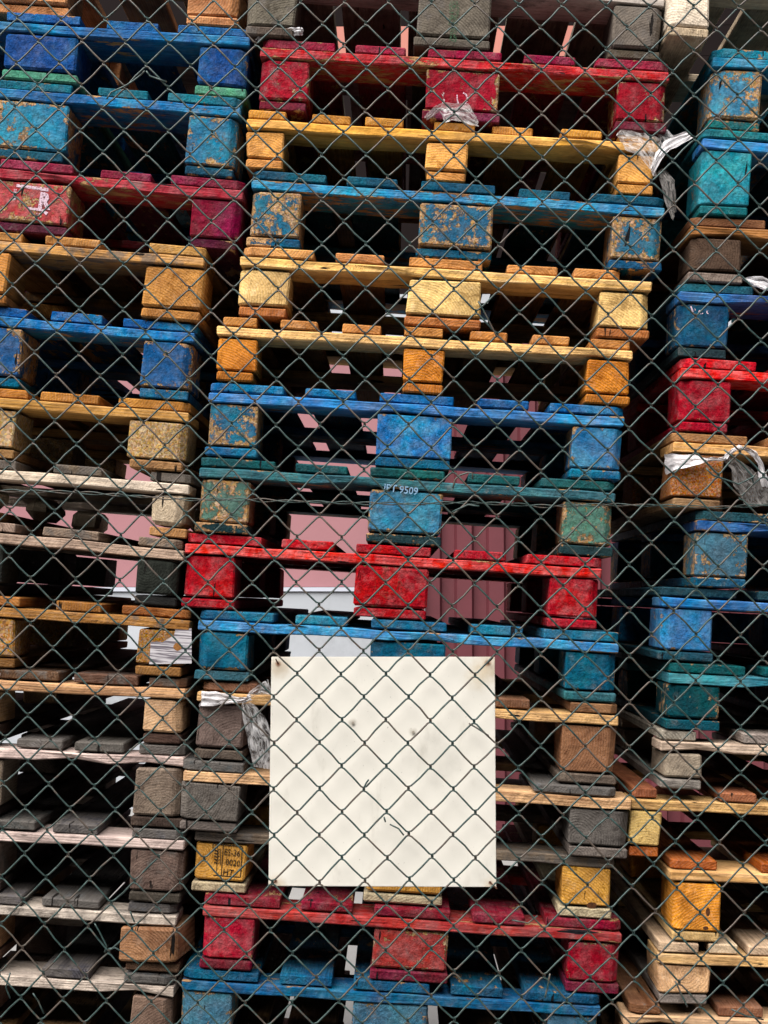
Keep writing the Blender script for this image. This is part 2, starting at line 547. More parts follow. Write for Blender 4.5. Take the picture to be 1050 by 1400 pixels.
# maroon corrugated container on the right, nearer than the wall
CY = 5.3
xc0 = P(566, 700, CY).x
cont = empty('shipping_container', (xc0, CY, 0))
tag(cont, 'maroon corrugated steel container standing in the yard behind the middle pallets', 'container')
prof, x = [], 0.0
while x < 6.0:
    prof += [(x, 0), (x + 0.080, 0), (x + 0.094, 0.042), (x + 0.161, 0.042)]
    x += 0.175
ztop = P(600, 462, CY).z
cv, cf = [], []
for (px, py) in prof:
    cv += [(px + 0.06, py, 0.16), (px + 0.06, py, ztop - 0.09)]
for i in range(len(prof) - 1):
    cf.append((2 * i, 2 * i + 2, 2 * i + 3, 2 * i + 1))
mar = m_plain('maroon_container_paint', (106, 48, 56), 0.6, 0.12, 3.0, 0.3, 0.0, (84, 42, 46), 0.45)
mesh_obj('corrugated_side', cv, cf, mar, cont)
for nm, b in (('bottom_rail', (0, 6.1, -0.03, 0.1, 0.0, 0.157)), ('top_rail', (0, 6.1, -0.03, 0.1, ztop - 0.087, ztop)), ('corner_post', (0, 0.057, -0.03, 1.2, 0.16, ztop - 0.09))):
    v, f = box_mesh(*b)
    mesh_obj(nm, v, f, mar, cont)
v, f = box_mesh(0, 6.1, 0.103, 1.2, ztop - 0.06, ztop - 0.02)
mesh_obj('roof', v, f, mar, cont)

# ------------------------------------------------------------------ pallets
PX = 0.8 / 565.0
TS, TD, TB, PITCHM = 0.0205, 0.021, 0.020, 0.1385
PITCH_PX = 98.0
# paint and wood colours (as seen, sRGB)
def pal(stack, line, xl=None, xr=None, kind='paint', block=None, stringer=None, deck=None, bottom=None, wear=0.15, sw=None, dw=None,
        decks=None, blocks=None, bcols=None, bkind=None, yo=0.0, yaw=0.0, td=TD, label='', skind=None, dkind=None, cham=0.014, bw=None, bb=0.0035):
    return dict(stack=stack, line=line, xl=xl, xr=xr, kind=kind, block=block, stringer=stringer or block, deck=deck or stringer or block,
                bottom=bottom or block, wear=wear, sw=wear * 0.6 + 0.1 if sw is None else sw + 0.1, dw=wear * 0.6 if dw is None else dw, decks=decks, blocks=blocks,
                bcols=bcols, bkind=bkind or kind, yo=yo, yaw=yaw, td=td, label=label, skind=skind or kind, dkind=dkind or kind, cham=cham, bw=bw, bb=bb)

PALS = [
 # ------------------------------------------------ left stack, top to bottom: line = (Xa, Ya, Xb, Yb) of the cross board's top edge
 pal('L', (0, -70, 330, -46), xr=330, kind='wood', block=(212, 150, 98), stringer=(200, 150, 100), wear=0.1, yo=0.01, label='natural wood pallet with an orange brown corner block, topmost of the left stack'),
 pal('L', (0, 28, 333, 50), xr=342, block=(28, 80, 160), stringer=(44, 108, 182), deck=(36, 96, 170), bottom=(96, 172, 142), wear=0.05, sw=0.02, label='dark blue pallet with pale green bottom boards near the top of the left stack'),
 pal('L', (0, 120, 325, 147), xr=330, block=(48, 120, 172), stringer=(38, 112, 184), deck=(40, 118, 150), bottom=(34, 84, 118), wear=0.36, sw=0.1, label='mid blue pallet with tan chipped blocks, under the one with green bottom boards'),
 pal('L', (0, 230, 330, 260), xr=333, block=(140, 24, 48), stringer=(190, 66, 78), deck=(150, 48, 70), bottom=(100, 36, 52), bcols=[(140, 24, 48), (210, 84, 88), (140, 24, 48)], bw=[0.2, 0.36, 0.16], wear=0.2, label='only red pallet of the left stack, white R stencilled on its block'),
 pal('L', (0, 330, 272, 353), xr=281, kind='wood', block=(206, 144, 74), stringer=(206, 152, 88), deck=(200, 146, 80), wear=0.16, sw=0.4, decks=[(-284, -210), (-170, -100), (-54, 30), (63, 138), (205, 281)], blocks=[(-284, -210), (-70, 18), (200, 283)], yo=-0.01, cham=0.008, label='golden bare wood pallet directly below the red pallet of the left stack'),
 pal('L', (0, 432, 263, 455), xr=266, block=(36, 94, 164), stringer=(48, 122, 204), deck=(36, 106, 192), bottom=(28, 104, 160), wear=0.37, sw=0.04, label='blue pallet in the middle of the left stack between two yellowish wood pallets'),
 pal('L', (0, 544, 253, 563), xr=258, kind='wood', bkind='chip', block=(206, 166, 108), stringer=(228, 172, 96), deck=(192, 132, 66), bottom=(182, 138, 90), wear=0.08, blocks=[(-307, -230), (-55, 24), (180, 258)], decks=[(-307, -210), (-170, -100), (-60, 37), (55, 135), (160, 258)], label='yellow wood pallet with a pressed chip block, above the twisted wire, left stack'),
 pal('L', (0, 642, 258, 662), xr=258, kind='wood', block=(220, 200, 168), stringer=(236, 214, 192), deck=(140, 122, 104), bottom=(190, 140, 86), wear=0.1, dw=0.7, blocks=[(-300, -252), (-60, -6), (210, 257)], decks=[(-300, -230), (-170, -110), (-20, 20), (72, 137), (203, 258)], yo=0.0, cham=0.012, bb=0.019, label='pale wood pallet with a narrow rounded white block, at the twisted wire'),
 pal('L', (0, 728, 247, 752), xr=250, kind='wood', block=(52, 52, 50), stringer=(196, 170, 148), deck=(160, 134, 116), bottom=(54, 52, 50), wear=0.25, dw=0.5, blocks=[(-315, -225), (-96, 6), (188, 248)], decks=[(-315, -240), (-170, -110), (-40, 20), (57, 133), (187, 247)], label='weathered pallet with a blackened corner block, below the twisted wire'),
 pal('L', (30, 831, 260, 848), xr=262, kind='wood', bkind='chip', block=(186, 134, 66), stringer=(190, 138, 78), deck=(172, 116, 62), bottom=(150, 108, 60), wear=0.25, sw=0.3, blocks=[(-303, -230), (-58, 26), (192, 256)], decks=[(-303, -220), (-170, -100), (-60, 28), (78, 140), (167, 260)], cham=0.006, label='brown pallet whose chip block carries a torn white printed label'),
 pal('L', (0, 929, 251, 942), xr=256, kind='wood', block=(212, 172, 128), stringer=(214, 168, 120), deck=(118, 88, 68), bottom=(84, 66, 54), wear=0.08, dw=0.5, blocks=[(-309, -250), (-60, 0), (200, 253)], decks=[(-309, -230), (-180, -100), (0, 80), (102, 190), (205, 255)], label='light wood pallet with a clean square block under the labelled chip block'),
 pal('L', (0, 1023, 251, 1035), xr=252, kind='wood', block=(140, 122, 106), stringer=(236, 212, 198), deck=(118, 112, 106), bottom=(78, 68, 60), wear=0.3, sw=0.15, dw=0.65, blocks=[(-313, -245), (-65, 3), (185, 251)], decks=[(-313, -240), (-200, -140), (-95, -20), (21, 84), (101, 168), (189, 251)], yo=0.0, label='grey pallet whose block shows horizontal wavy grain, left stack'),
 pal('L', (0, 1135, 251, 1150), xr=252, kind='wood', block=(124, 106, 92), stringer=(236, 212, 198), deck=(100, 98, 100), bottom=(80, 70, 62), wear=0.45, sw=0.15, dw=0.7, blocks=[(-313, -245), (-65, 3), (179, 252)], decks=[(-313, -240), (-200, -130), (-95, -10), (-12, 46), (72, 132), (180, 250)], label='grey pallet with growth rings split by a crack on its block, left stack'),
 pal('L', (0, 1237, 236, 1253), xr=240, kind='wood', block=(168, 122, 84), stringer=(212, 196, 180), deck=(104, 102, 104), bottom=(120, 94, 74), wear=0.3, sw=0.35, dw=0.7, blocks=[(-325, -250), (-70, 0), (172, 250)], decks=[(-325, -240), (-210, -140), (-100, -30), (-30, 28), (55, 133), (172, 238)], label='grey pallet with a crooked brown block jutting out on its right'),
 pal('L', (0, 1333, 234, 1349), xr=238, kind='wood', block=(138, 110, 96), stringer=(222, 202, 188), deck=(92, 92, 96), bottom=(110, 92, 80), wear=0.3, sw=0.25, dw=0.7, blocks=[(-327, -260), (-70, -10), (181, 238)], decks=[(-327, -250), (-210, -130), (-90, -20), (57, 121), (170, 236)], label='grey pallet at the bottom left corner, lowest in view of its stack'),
 # ------------------------------------------------ middle stack
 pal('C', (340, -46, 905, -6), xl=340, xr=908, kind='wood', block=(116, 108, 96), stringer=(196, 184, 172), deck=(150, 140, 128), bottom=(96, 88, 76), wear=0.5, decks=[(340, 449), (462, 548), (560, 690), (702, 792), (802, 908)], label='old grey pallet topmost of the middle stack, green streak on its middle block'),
 pal('C', (358, 64, 918, 98), xl=358, xr=917, block=(168, 26, 46), stringer=(204, 56, 64), deck=(156, 38, 62), bottom=(120, 34, 48), wear=0.24, sw=0.2, label='crimson pallet near the top of the middle stack with torn film on its block'),
 pal('C', (338, 162, 898, 196), xl=337, xr=900, kind='wood', block=(238, 174, 90), stringer=(255, 190, 94), deck=(206, 146, 66), bottom=(212, 150, 78), wear=0.02, blocks=[(337, 390), (585, 642), (845, 898)], decks=[(338, 390), (425, 478), (498, 550), (593, 648), (673, 728), (767, 822), (846, 899)], cham=0.004, label='narrow block yellow pallet under the crimson one, clear film on its right end'),
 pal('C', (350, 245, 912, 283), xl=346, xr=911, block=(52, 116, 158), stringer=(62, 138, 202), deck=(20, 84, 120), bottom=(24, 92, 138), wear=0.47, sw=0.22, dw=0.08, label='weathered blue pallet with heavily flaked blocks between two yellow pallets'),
 pal('C', (327, 350, 890, 385), xl=327, xr=890, kind='wood', block=(252, 208, 132), stringer=(252, 202, 126), deck=(218, 152, 88), bottom=(196, 126, 70), wear=0.03, decks=[(330, 427), (457, 523), (558, 658), (692, 762), (784, 848)], label='pale yellow pallet with wide smooth blocks and brown bottom boards'),
 pal('C', (297, 445, 865, 478), xl=296, xr=865, kind='wood', block=(224, 142, 50), stringer=(252, 202, 128), deck=(208, 144, 76), bottom=(192, 122, 50), wear=0.0, blocks=[(297, 352), (553, 610), (805, 862)], decks=[(303, 350), (382, 433), (467, 520), (552, 605), (642, 693), (727, 778), (808, 862)], cham=0.004, label='thin pallet with narrow orange blocks, right above the bright blue pallet'),
 pal('C', (285, 535, 852, 570), xl=285, xr=853, block=(50, 114, 188), stringer=(72, 140, 224), deck=(26, 100, 176), bottom=(24, 100, 156), bcols=[(46, 108, 160), (54, 122, 204), (54, 122, 186)], bw=[0.42, 0.14, 0.32], wear=0.25, sw=0.05, dw=0.03, label='bright blue pallet with flaked left block, below the orange block pallet'),
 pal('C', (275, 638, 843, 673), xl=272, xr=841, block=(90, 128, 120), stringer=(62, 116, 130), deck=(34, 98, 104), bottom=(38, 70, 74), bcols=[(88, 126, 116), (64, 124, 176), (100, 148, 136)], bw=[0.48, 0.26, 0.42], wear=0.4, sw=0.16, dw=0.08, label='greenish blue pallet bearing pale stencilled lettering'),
 pal('C', (257, 742, 825, 777), xl=255, xr=824, block=(198, 14, 40), stringer=(246, 62, 62), deck=(200, 26, 46), bottom=(186, 26, 46), wear=0.06, sw=0.02, label='bright red pallet with a faded round stamp, two above the white sign'),
 pal('C', (272, 847, 845, 879), xl=270, xr=845, block=(20, 100, 144), stringer=(68, 142, 218), deck=(46, 120, 170), bottom=(60, 110, 130), wear=0.14, sw=0.08, label='blue pallet whose cross board runs just over the white sign'),
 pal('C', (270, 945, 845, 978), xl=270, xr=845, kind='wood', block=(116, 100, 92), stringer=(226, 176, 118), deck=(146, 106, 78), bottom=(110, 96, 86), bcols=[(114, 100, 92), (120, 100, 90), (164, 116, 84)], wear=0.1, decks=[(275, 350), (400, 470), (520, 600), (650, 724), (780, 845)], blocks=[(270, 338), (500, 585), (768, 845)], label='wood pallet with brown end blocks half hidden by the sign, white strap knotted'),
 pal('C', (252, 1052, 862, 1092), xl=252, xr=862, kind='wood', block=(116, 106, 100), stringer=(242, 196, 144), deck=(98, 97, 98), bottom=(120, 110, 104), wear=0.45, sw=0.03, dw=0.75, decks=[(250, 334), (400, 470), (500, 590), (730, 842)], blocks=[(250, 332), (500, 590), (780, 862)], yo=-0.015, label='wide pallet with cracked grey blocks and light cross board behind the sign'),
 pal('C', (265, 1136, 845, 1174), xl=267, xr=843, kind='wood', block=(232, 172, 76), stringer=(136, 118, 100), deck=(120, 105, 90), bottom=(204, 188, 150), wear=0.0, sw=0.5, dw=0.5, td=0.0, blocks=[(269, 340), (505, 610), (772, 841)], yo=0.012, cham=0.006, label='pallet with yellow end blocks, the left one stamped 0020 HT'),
 pal('C', (277, 1237, 850, 1276), xl=277, xr=850, block=(190, 38, 62), stringer=(198, 68, 68), deck=(152, 40, 52), bottom=(130, 36, 50), bcols=[(190, 38, 62), (204, 80, 78), (184, 34, 58)], bw=[0.12, 0.32, 0.12], wear=0.12, sw=0.06, dw=0.1, label='red pallet just below the white sign'),
 pal('C', (252, 1339, 821, 1376), xl=248, xr=821, block=(86, 132, 172), stringer=(36, 102, 164), deck=(34, 100, 150), bottom=(50, 90, 120), wear=0.3, sw=0.06, dw=0.12, label='blue pallet at the bottom edge, under the red pallet below the sign'),
 # ------------------------------------------------ right stack
 pal('R', (912, -26, 1050, -18), xl=908, kind='wood', block=(240, 222, 200), stringer=(220, 200, 170), deck=(180, 160, 130), bottom=(216, 192, 160), wear=0.02, blocks=[(910, 968), (1150, 1210), (1410, 1473)], yo=-0.03, label='cream white pallet topmost of the right stack, overhanging to the left'),
 pal('R', (980, 77, 1050, 82), xl=975, block=(72, 136, 182), stringer=(52, 140, 194), deck=(42, 136, 176), bottom=(26, 108, 120), wear=0.4, sw=0.04, cham=0.02, label='sky blue pallet with tan flaked block, second from the top of the right stack'),
 pal('R', (955, 188, 1050, 195), xl=959, block=(48, 156, 178), stringer=(58, 126, 214), deck=(36, 114, 136), bottom=(22, 112, 120), wear=0.05, sw=0.04, cham=0.012, label='blue pallet with a turquoise ridged block, third down the right stack'),
 pal('R', (945, 308, 1050, 313), xl=946, kind='wood', block=(82, 62, 50), stringer=(172, 116, 66), deck=(126, 86, 54), bottom=(140, 124, 112), wear=0.3, sw=0.15, cham=0.012, label='brown wood pallet with a dark stained block, between the turquoise and navy blocks'),
 pal('R', (933, 398, 1050, 405), xl=929, block=(22, 66, 116), stringer=(78, 116, 204), deck=(38, 92, 120), bottom=(46, 70, 76), wear=0.12, sw=0.08, cham=0.02, label='navy pallet with rounded deck corners right above the vivid red pallet'),
 pal('R', (930, 502, 1050, 510), xl=931, block=(188, 20, 42), stringer=(250, 48, 50), deck=(222, 40, 58), bottom=(180, 30, 54), wear=0.04, sw=0.01, cham=0.02, label='vivid red pallet, the only red one in the right stack'),
 pal('R', (913, 603, 1050, 611), xl=921, kind='wood', bkind='chip', block=(192, 116, 50), stringer=(232, 178, 106), deck=(184, 134, 84), bottom=(168, 132, 96), wear=0.06, blocks=[(923, 993), (1150, 1240), (1412, 1486)], label='wood pallet with orange chip block and white strap under the vivid red pallet'),
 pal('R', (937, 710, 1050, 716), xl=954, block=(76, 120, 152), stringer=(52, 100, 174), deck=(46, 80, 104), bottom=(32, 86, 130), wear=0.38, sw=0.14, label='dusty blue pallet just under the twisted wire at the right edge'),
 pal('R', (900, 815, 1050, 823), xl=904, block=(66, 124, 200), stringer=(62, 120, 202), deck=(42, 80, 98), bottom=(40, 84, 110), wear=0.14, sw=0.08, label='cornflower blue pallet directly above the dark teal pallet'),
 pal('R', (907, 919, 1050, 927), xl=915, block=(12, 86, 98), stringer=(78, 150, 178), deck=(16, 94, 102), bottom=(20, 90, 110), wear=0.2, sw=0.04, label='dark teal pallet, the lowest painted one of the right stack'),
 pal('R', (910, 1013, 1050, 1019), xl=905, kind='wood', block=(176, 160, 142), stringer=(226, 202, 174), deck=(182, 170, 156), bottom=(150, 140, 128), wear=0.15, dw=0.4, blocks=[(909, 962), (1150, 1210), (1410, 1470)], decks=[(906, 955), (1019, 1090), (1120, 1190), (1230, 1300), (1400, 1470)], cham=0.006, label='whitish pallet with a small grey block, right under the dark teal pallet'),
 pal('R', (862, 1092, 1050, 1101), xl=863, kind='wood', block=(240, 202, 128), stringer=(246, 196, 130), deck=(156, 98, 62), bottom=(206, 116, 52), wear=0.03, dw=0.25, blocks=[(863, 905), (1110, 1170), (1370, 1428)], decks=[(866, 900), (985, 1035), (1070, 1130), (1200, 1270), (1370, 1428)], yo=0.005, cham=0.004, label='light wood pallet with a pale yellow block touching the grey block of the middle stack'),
 pal('R', (910, 1190, 1050, 1195), xl=916, kind='wood', block=(255, 168, 60), stringer=(252, 198, 126), deck=(196, 116, 56), bottom=(236, 196, 128), wear=0.0, dw=0.12, blocks=[(920, 987), (1150, 1230), (1392, 1471)], decks=[(918, 982), (1042, 1110), (1140, 1210), (1260, 1330), (1400, 1471)], cham=0.01, label='pallet with a bright orange block holed near its foot, right stack'),
 pal('R', (900, 1302, 1050, 1309), xl=898, kind='wood', block=(240, 190, 138), stringer=(236, 190, 126), deck=(218, 188, 152), bottom=(150, 138, 130), wear=0.08, dw=0.1, blocks=[(900, 970), (1130, 1200), (1375, 1455)], decks=[(900, 953), (968, 1008), (1022, 1080), (1120, 1190), (1250, 1330), (1380, 1455)], cham=0.008, label='peach coloured pallet under the bright orange block, second lowest in view'),
 pal('R', (861, 1388, 1050, 1394), xl=853, kind='wood', block=(170, 130, 96), stringer=(236, 192, 146), deck=(160, 112, 80), bottom=(140, 110, 86), wear=0.15, dw=0.25, decks=[(862, 905), (985, 1046), (1070, 1140), (1190, 1260), (1330, 1418)], label='peach pallet at the bottom right corner, lowest in view of the right stack'),
]

class Line:
    """height of a pallet's cross board top along x, on the plane of the stack's face"""
    def __init__(self, xa, za, xb, zb):
        self.m = (zb - za) / (xb - xa)
        self.c = za - self.m * xa
    def __call__(self, x):
        return self.m * x + self.c

def prep(p):
    Xa, Ya, Xb, Yb = p['line']
    if p['xl'] is None:
        p['xl'] = p['xr'] - 565
    if p['xr'] is None:
        p['xr'] = p['xl'] + 565
    a, b = P(Xa, Ya, 0), P(Xb, Yb, 0)
    p['L'] = Line(a.x, a.z, b.x, b.z)
    sl = (Yb - Ya) / (Xb - Xa)
    fx = lambda X: P(X, Ya + sl * (X - Xa), 0).x
    p['wx'] = (fx(p['xl']), fx(p['xr']))
    p['fx'] = fx

GROUPS = {'L': 'pallets of the left stack', 'C': 'pallets of the middle stack', 'R': 'pallets of the right stack'}
STK = {'L': [], 'C': [], 'R': []}
for p in PALS:
    prep(p)
    STK[p['stack']].append(p)

# pallets below the picture, down to the ground
words = ['resting on the ground', 'second up from the ground', 'third up from the ground', 'fourth up from the ground']
low = [(150, 120, 96), (120, 108, 98), (176, 138, 92), (112, 98, 86)]
for s, side in (('L', 'left'), ('C', 'middle'), ('R', 'right')):
    last = STK[s][-1]
    x0, x1 = last['wx']
    base = lambda x: ground_z(x, 0.4) + TB + 0.058 + TS + 0.002
    gl = Line(x0, base(x0), x1, base(x1))
    n = max(1, round((last['L']((x0 + x1) / 2) - gl((x0 + x1) / 2)) / 0.1395))
    for i in range(1, n + 1):
        t = i / n
        q = pal(s, (0, 0, 1, 1), kind='wood', block=low[i % 4], stringer=tuple(c + 40 for c in low[i % 4]), deck=low[(i + 1) % 4], wear=0.35,
                label='bare wood pallet at the foot of the %s stack, %s' % (side, words[min(n - i, 3)]))
        dx = random.uniform(-0.02, 0.02)
        q['wx'] = (x0 + dx, x0 + dx + 0.8)
        q['L'] = Line(x0, last['L'](x0) * (1 - t) + gl(x0) * t, x1, last['L'](x1) * (1 - t) + gl(x1) * t)
        q['fx'] = None
        q['xl'], q['xr'] = last['xl'], last['xl'] + 565
        q['low'] = True
        STK[s].append(q)

FRONT = {}
def build_pallet(p, below):
    x0, x1 = p['wx']
    L = p['L']
    th = math.atan(-L.m)
    wid = (x1 - x0) * math.hypot(1, L.m)
    ca, sa = math.cos(th), math.sin(th)
    top = Vector((x0, 0, L(x0)))
    # local frame: x along the cross board from its left end, z up; (x, z) local -> world
    def to_world(x, z):
        return (top.x + x * ca + z * sa, top.z - x * sa + z * ca)
    def local_low(x):
        """local height of the surface this pallet stands on"""
        z = -0.13
        for _ in range(4):
            wx, wz = to_world(x, z)
            z += (below(wx) - wz) / ca
        return z + 0.0012
    H = -local_low(wid / 2)
    ox, oz = wid / 2, -H
    wx, wz = to_world(ox, oz)
    root = empty('pallet', (wx, 0.6 + p['yo'], wz), (0, th, 0))
    root.rotation_euler = Matrix.Rotation(R(p['yaw'] + random.uniform(-0.35, 0.35)), 3, 'Z').to_4x4().to_3x3().to_euler() if False else (0, th, R(p['yaw'] + random.uniform(-0.25, 0.25)))
    tag(root, p['label'], 'pallet', GROUPS[p['stack']])
    sc = wid / (p['xr'] - p['xl'])
    lx = lambda X: (X - p['xl']) * sc
    S_ = lambda x: x - ox
    zt = lambda off: (lambda x: off - oz)
    lowf = lambda off: (lambda x: local_low(x + ox) + off - oz)
    blocks = [(lx(a), lx(b)) for a, b in p['blocks']] if p['blocks'] else [(0.001, 0.1), (wid / 2 - 0.0725, wid / 2 + 0.0725), (wid - 0.1, wid - 0.001)]
    decks = [(lx(a), lx(b)) for a, b in p['decks']] if p['decks'] else [(0, 0.145), (0.186, 0.286), (wid / 2 - 0.0725, wid / 2 + 0.0725), (wid - 0.286, wid - 0.186), (wid - 0.145, wid)]
    mat = lambda kind, what: {'paint': {'block': M['paint_block'], 'x': M['paint_x'], 'y': M['paint_y']},
                              'wood': {'block': M['wood_y'], 'x': M['wood_x'], 'y': M['wood_y']},
                              'chip': {'block': M['chip'], 'x': M['wood_x'], 'y': M['wood_y']}}[kind][what]
    low_ = p.get('low', False)
    rows = [(0.0, 0.145), (0.5275, 0.6725), (1.055, 1.2)]
    yb = -0.6
    front = {'blocks': []}
    for ri, (y0, y1) in enumerate(rows):
        sw = random.choice((0.1, 0.12, 0.145)) if ri == 0 else 0.145
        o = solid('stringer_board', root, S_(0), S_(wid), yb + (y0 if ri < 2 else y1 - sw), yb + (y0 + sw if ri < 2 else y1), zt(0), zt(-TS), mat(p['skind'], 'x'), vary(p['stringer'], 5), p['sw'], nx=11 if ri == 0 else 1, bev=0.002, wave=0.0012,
                  corner=None)
        if ri == 0:
            front['stringer'] = o
        for bi, (a, b) in enumerate(blocks):
            inset = random.uniform(0.001, 0.006) if ri == 0 else 0.003
            c = p['bcols'][bi] if p['bcols'] else p['block']
            wr = p['bw'][bi] if p['bw'] else p['wear']
            corner = (-1, p['cham']) if bi == 0 else ((1, p['cham']) if bi == 2 else None)
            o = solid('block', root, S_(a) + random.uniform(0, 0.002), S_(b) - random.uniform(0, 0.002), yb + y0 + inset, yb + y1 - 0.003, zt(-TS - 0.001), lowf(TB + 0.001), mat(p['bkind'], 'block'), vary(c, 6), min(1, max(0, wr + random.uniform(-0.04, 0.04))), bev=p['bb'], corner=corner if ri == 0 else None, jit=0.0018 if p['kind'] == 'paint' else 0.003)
            if ri == 0:
                front['blocks'].append((o, yb + y0 + inset))
    for (a, b) in blocks:
        e = random.uniform(-0.004, 0.004)
        e2 = random.uniform(-0.002, 0.005)
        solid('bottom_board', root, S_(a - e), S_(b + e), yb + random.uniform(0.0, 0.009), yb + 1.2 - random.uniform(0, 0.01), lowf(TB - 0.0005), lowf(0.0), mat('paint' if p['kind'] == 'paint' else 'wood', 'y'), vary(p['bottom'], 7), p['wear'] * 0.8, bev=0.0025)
    if p['td'] > 0:
        for di, (a, b) in enumerate(decks):
            rec = random.uniform(-0.001, 0.012)
            corner = (-1, p['cham']) if di == 0 else ((1, p['cham']) if di == len(decks) - 1 else None)
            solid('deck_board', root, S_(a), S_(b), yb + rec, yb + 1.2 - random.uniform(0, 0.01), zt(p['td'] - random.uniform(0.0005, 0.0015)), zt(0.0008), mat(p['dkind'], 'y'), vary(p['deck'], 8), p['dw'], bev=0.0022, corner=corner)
    front['root'] = root
    front['S'] = S_
    front['lx'] = lx
    front['oz'] = oz
    front['yb'] = yb
    return front

BUILT = {'L': [], 'C': [], 'R': []}
for s in 'LCR':
    st = STK[s]
    for i, p in enumerate(st):
        if i + 1 < len(st):
            q = st[i + 1]
            below = (lambda q: (lambda x: q['L'](x) + q['td']))(q)
        else:
            below = lambda x: ground_z(x, 0.4)
        BUILT[s].append(build_pallet(p, below))

# the crooked corner block of the grey pallet in the left stack
_o = BUILT['L'][13]['blocks'][2][0]
_o.rotation_euler = (0, R(-3.5), R(-9))
_o.location.y -= 0.014
# ------------------------------------------------------------------ marks on the pallets
def local_pt(b, X, Y, out=0.0008, y=None):
    """photo pixel -> point in the frame of a pallet, just proud of its face"""
    bpy.context.view_layer.update()
    root = b['root']
    w = P(X, Y, (y if y is not None else root.location.y + b['yb']))
    return root.matrix_world.inverted() @ w

def text_on(b, name, body, X, Y, height_px, mat, yface, sx=1.0, rot=0.0, fat=0.0):
    cu = bpy.data.curves.new(name, 'FONT')
    cu.body = body
    cu.size = height_px * PX * 1.42
    cu.extrude = 0.0002
    cu.offset = fat
    cu.resolution_u = 2
    cu.materials.append(mat)
    tmp = link(bpy.data.objects.new(name, cu))
    me = bpy.data.meshes.new_from_object(tmp.evaluated_get(bpy.context.evaluated_depsgraph_get()))
    bpy.data.objects.remove(tmp)
    o = link(bpy.data.objects.new(name, me), b['root'])
    q = local_pt(b, X, Y)
    o.location = (q.x, yface - 0.0008, q.z)
    o.rotation_euler = (R(90), R(rot), 0)
    o.scale = (sx, 1, 1)
    return o

def strokes_on(b, name, segs, mat, yface, wpx):
    """flat painted strokes, each a polyline in photo pixels"""
    V, Fc = [], []
    for seg in segs:
        w = wpx
        if isinstance(seg, tuple):
            seg, w = seg
        pts = [local_pt(b, X, Y) for X, Y in seg]
        h = w * PX / 2
        base = len(V)
        for i, p in enumerate(pts):
            t = pts[min(i + 1, len(pts) - 1)] - pts[max(i - 1, 0)]
            t = Vector((t.x, 0, t.z)).normalized()
            nrm = Vector((-t.z, 0, t.x)) * (h * random.uniform(0.8, 1.15))
            V.append((p.x + nrm.x, yface - 0.0009, p.z + nrm.z))
            V.append((p.x - nrm.x, yface - 0.0009, p.z - nrm.z))
        for i in range(len(pts) - 1):
            Fc.append((base + 2 * i, base + 2 * i + 1, base + 2 * i + 3, base + 2 * i + 2))
    return mesh_obj(name, V, Fc, mat, b['root'])

def arc(cx, cy, rx, ry, a0, a1, n=8):
    return [(cx + rx * math.cos(R(a0 + (a1 - a0) * i / n)), cy + ry * math.sin(R(a0 + (a1 - a0) * i / n))) for i in range(n + 1)]

bC = BUILT['C']
bL = BUILT['L']
bR = BUILT['R']
fy = lambda b, i: b['blocks'][i][1] - 0.0004
# pale stencil on the greenish blue pallet
text_on(bC[7], 'stencil_lettering', 'IPT 9509', 524, 671, 10, M['pale_mark'], bC[7]['yb'] - 0.0012, 0.92, 3.6, 0.0003)
# heat treatment stamp
bs = bC[12]
yf = fy(bs, 0)
text_on(bs, 'stamp_lettering', 'ES-36', 305.5, 1169, 8.6, M['ink'], yf, 0.80, 3.5)
text_on(bs, 'stamp_lettering', '0020', 307.5, 1183, 8.6, M['ink'], yf, 0.82, 3.5)
text_on(bs, 'stamp_lettering', 'HT', 303.5, 1196.5, 8.6, M['ink'], yf, 0.92, 3.5)
strokes_on(bs, 'stamp_frame', [[(291, 1154), (331, 1158)], [(291, 1197), (328, 1200)], [(305, 1155), (302, 1198)], [(331, 1158), (328.5, 1200)], [(291, 1154), (290.5, 1160)]], M['ink'], yf, 1.3)
strokes_on(bs, 'wheat_emblem', [([(297.5, 1159), (295.5, 1192)], 1.1)] + [([(296.8 - 0.1 * i, 1164 + 4.2 * i), (292.5 - 0.1 * i, 1162.4 + 4.2 * i)], 1.5) for i in range(5)]
           + [([(297.5, 1163 + 4.6 * i), (301.2, 1161 + 4.6 * i), (301, 1165 + 4.6 * i)], 1.0) for i in range(5)], M['ink'], yf, 1.2)
# white R in brackets on the red block of the left stack
b3 = bL[3]
yf = fy(b3, 1)
text_on(b3, 'stencil_letter', 'R', 51, 282.5, 21, M['white_mark'], yf, 0.86, 4, 0.0022)
strokes_on(b3, 'stencil_frame', [([(22, 253), (44, 256), (66, 259)], 4.5), ([(20.5, 258), (18.5, 274)], 3.5), ([(38, 284), (58, 287), (64, 292)], 4), ([(49, 291.5), (56, 292)], 1.4)], M['white_mark'], yf, 4)
# faded round stamp on the red middle block
b8 = bC[8]
yf = fy(b8, 1)
strokes_on(b8, 'faded_stamp', [(arc(532, 812, 14, 34, 232, 308), 2.6), (arc(532, 797, 12, 13, 220, 300), 1.8), (arc(531, 800, 15, 17, 45, 135), 3.0), ([(518, 809), (547, 811)], 2.0), ([(513.5, 790), (513, 805), (520, 806)], 1.3)], M['faded_mark'], yf, 2)
text_on(b8, 'faded_letter', 'R', 541, 806, 13, M['faded_mark'], yf, 0.85, 3.5)
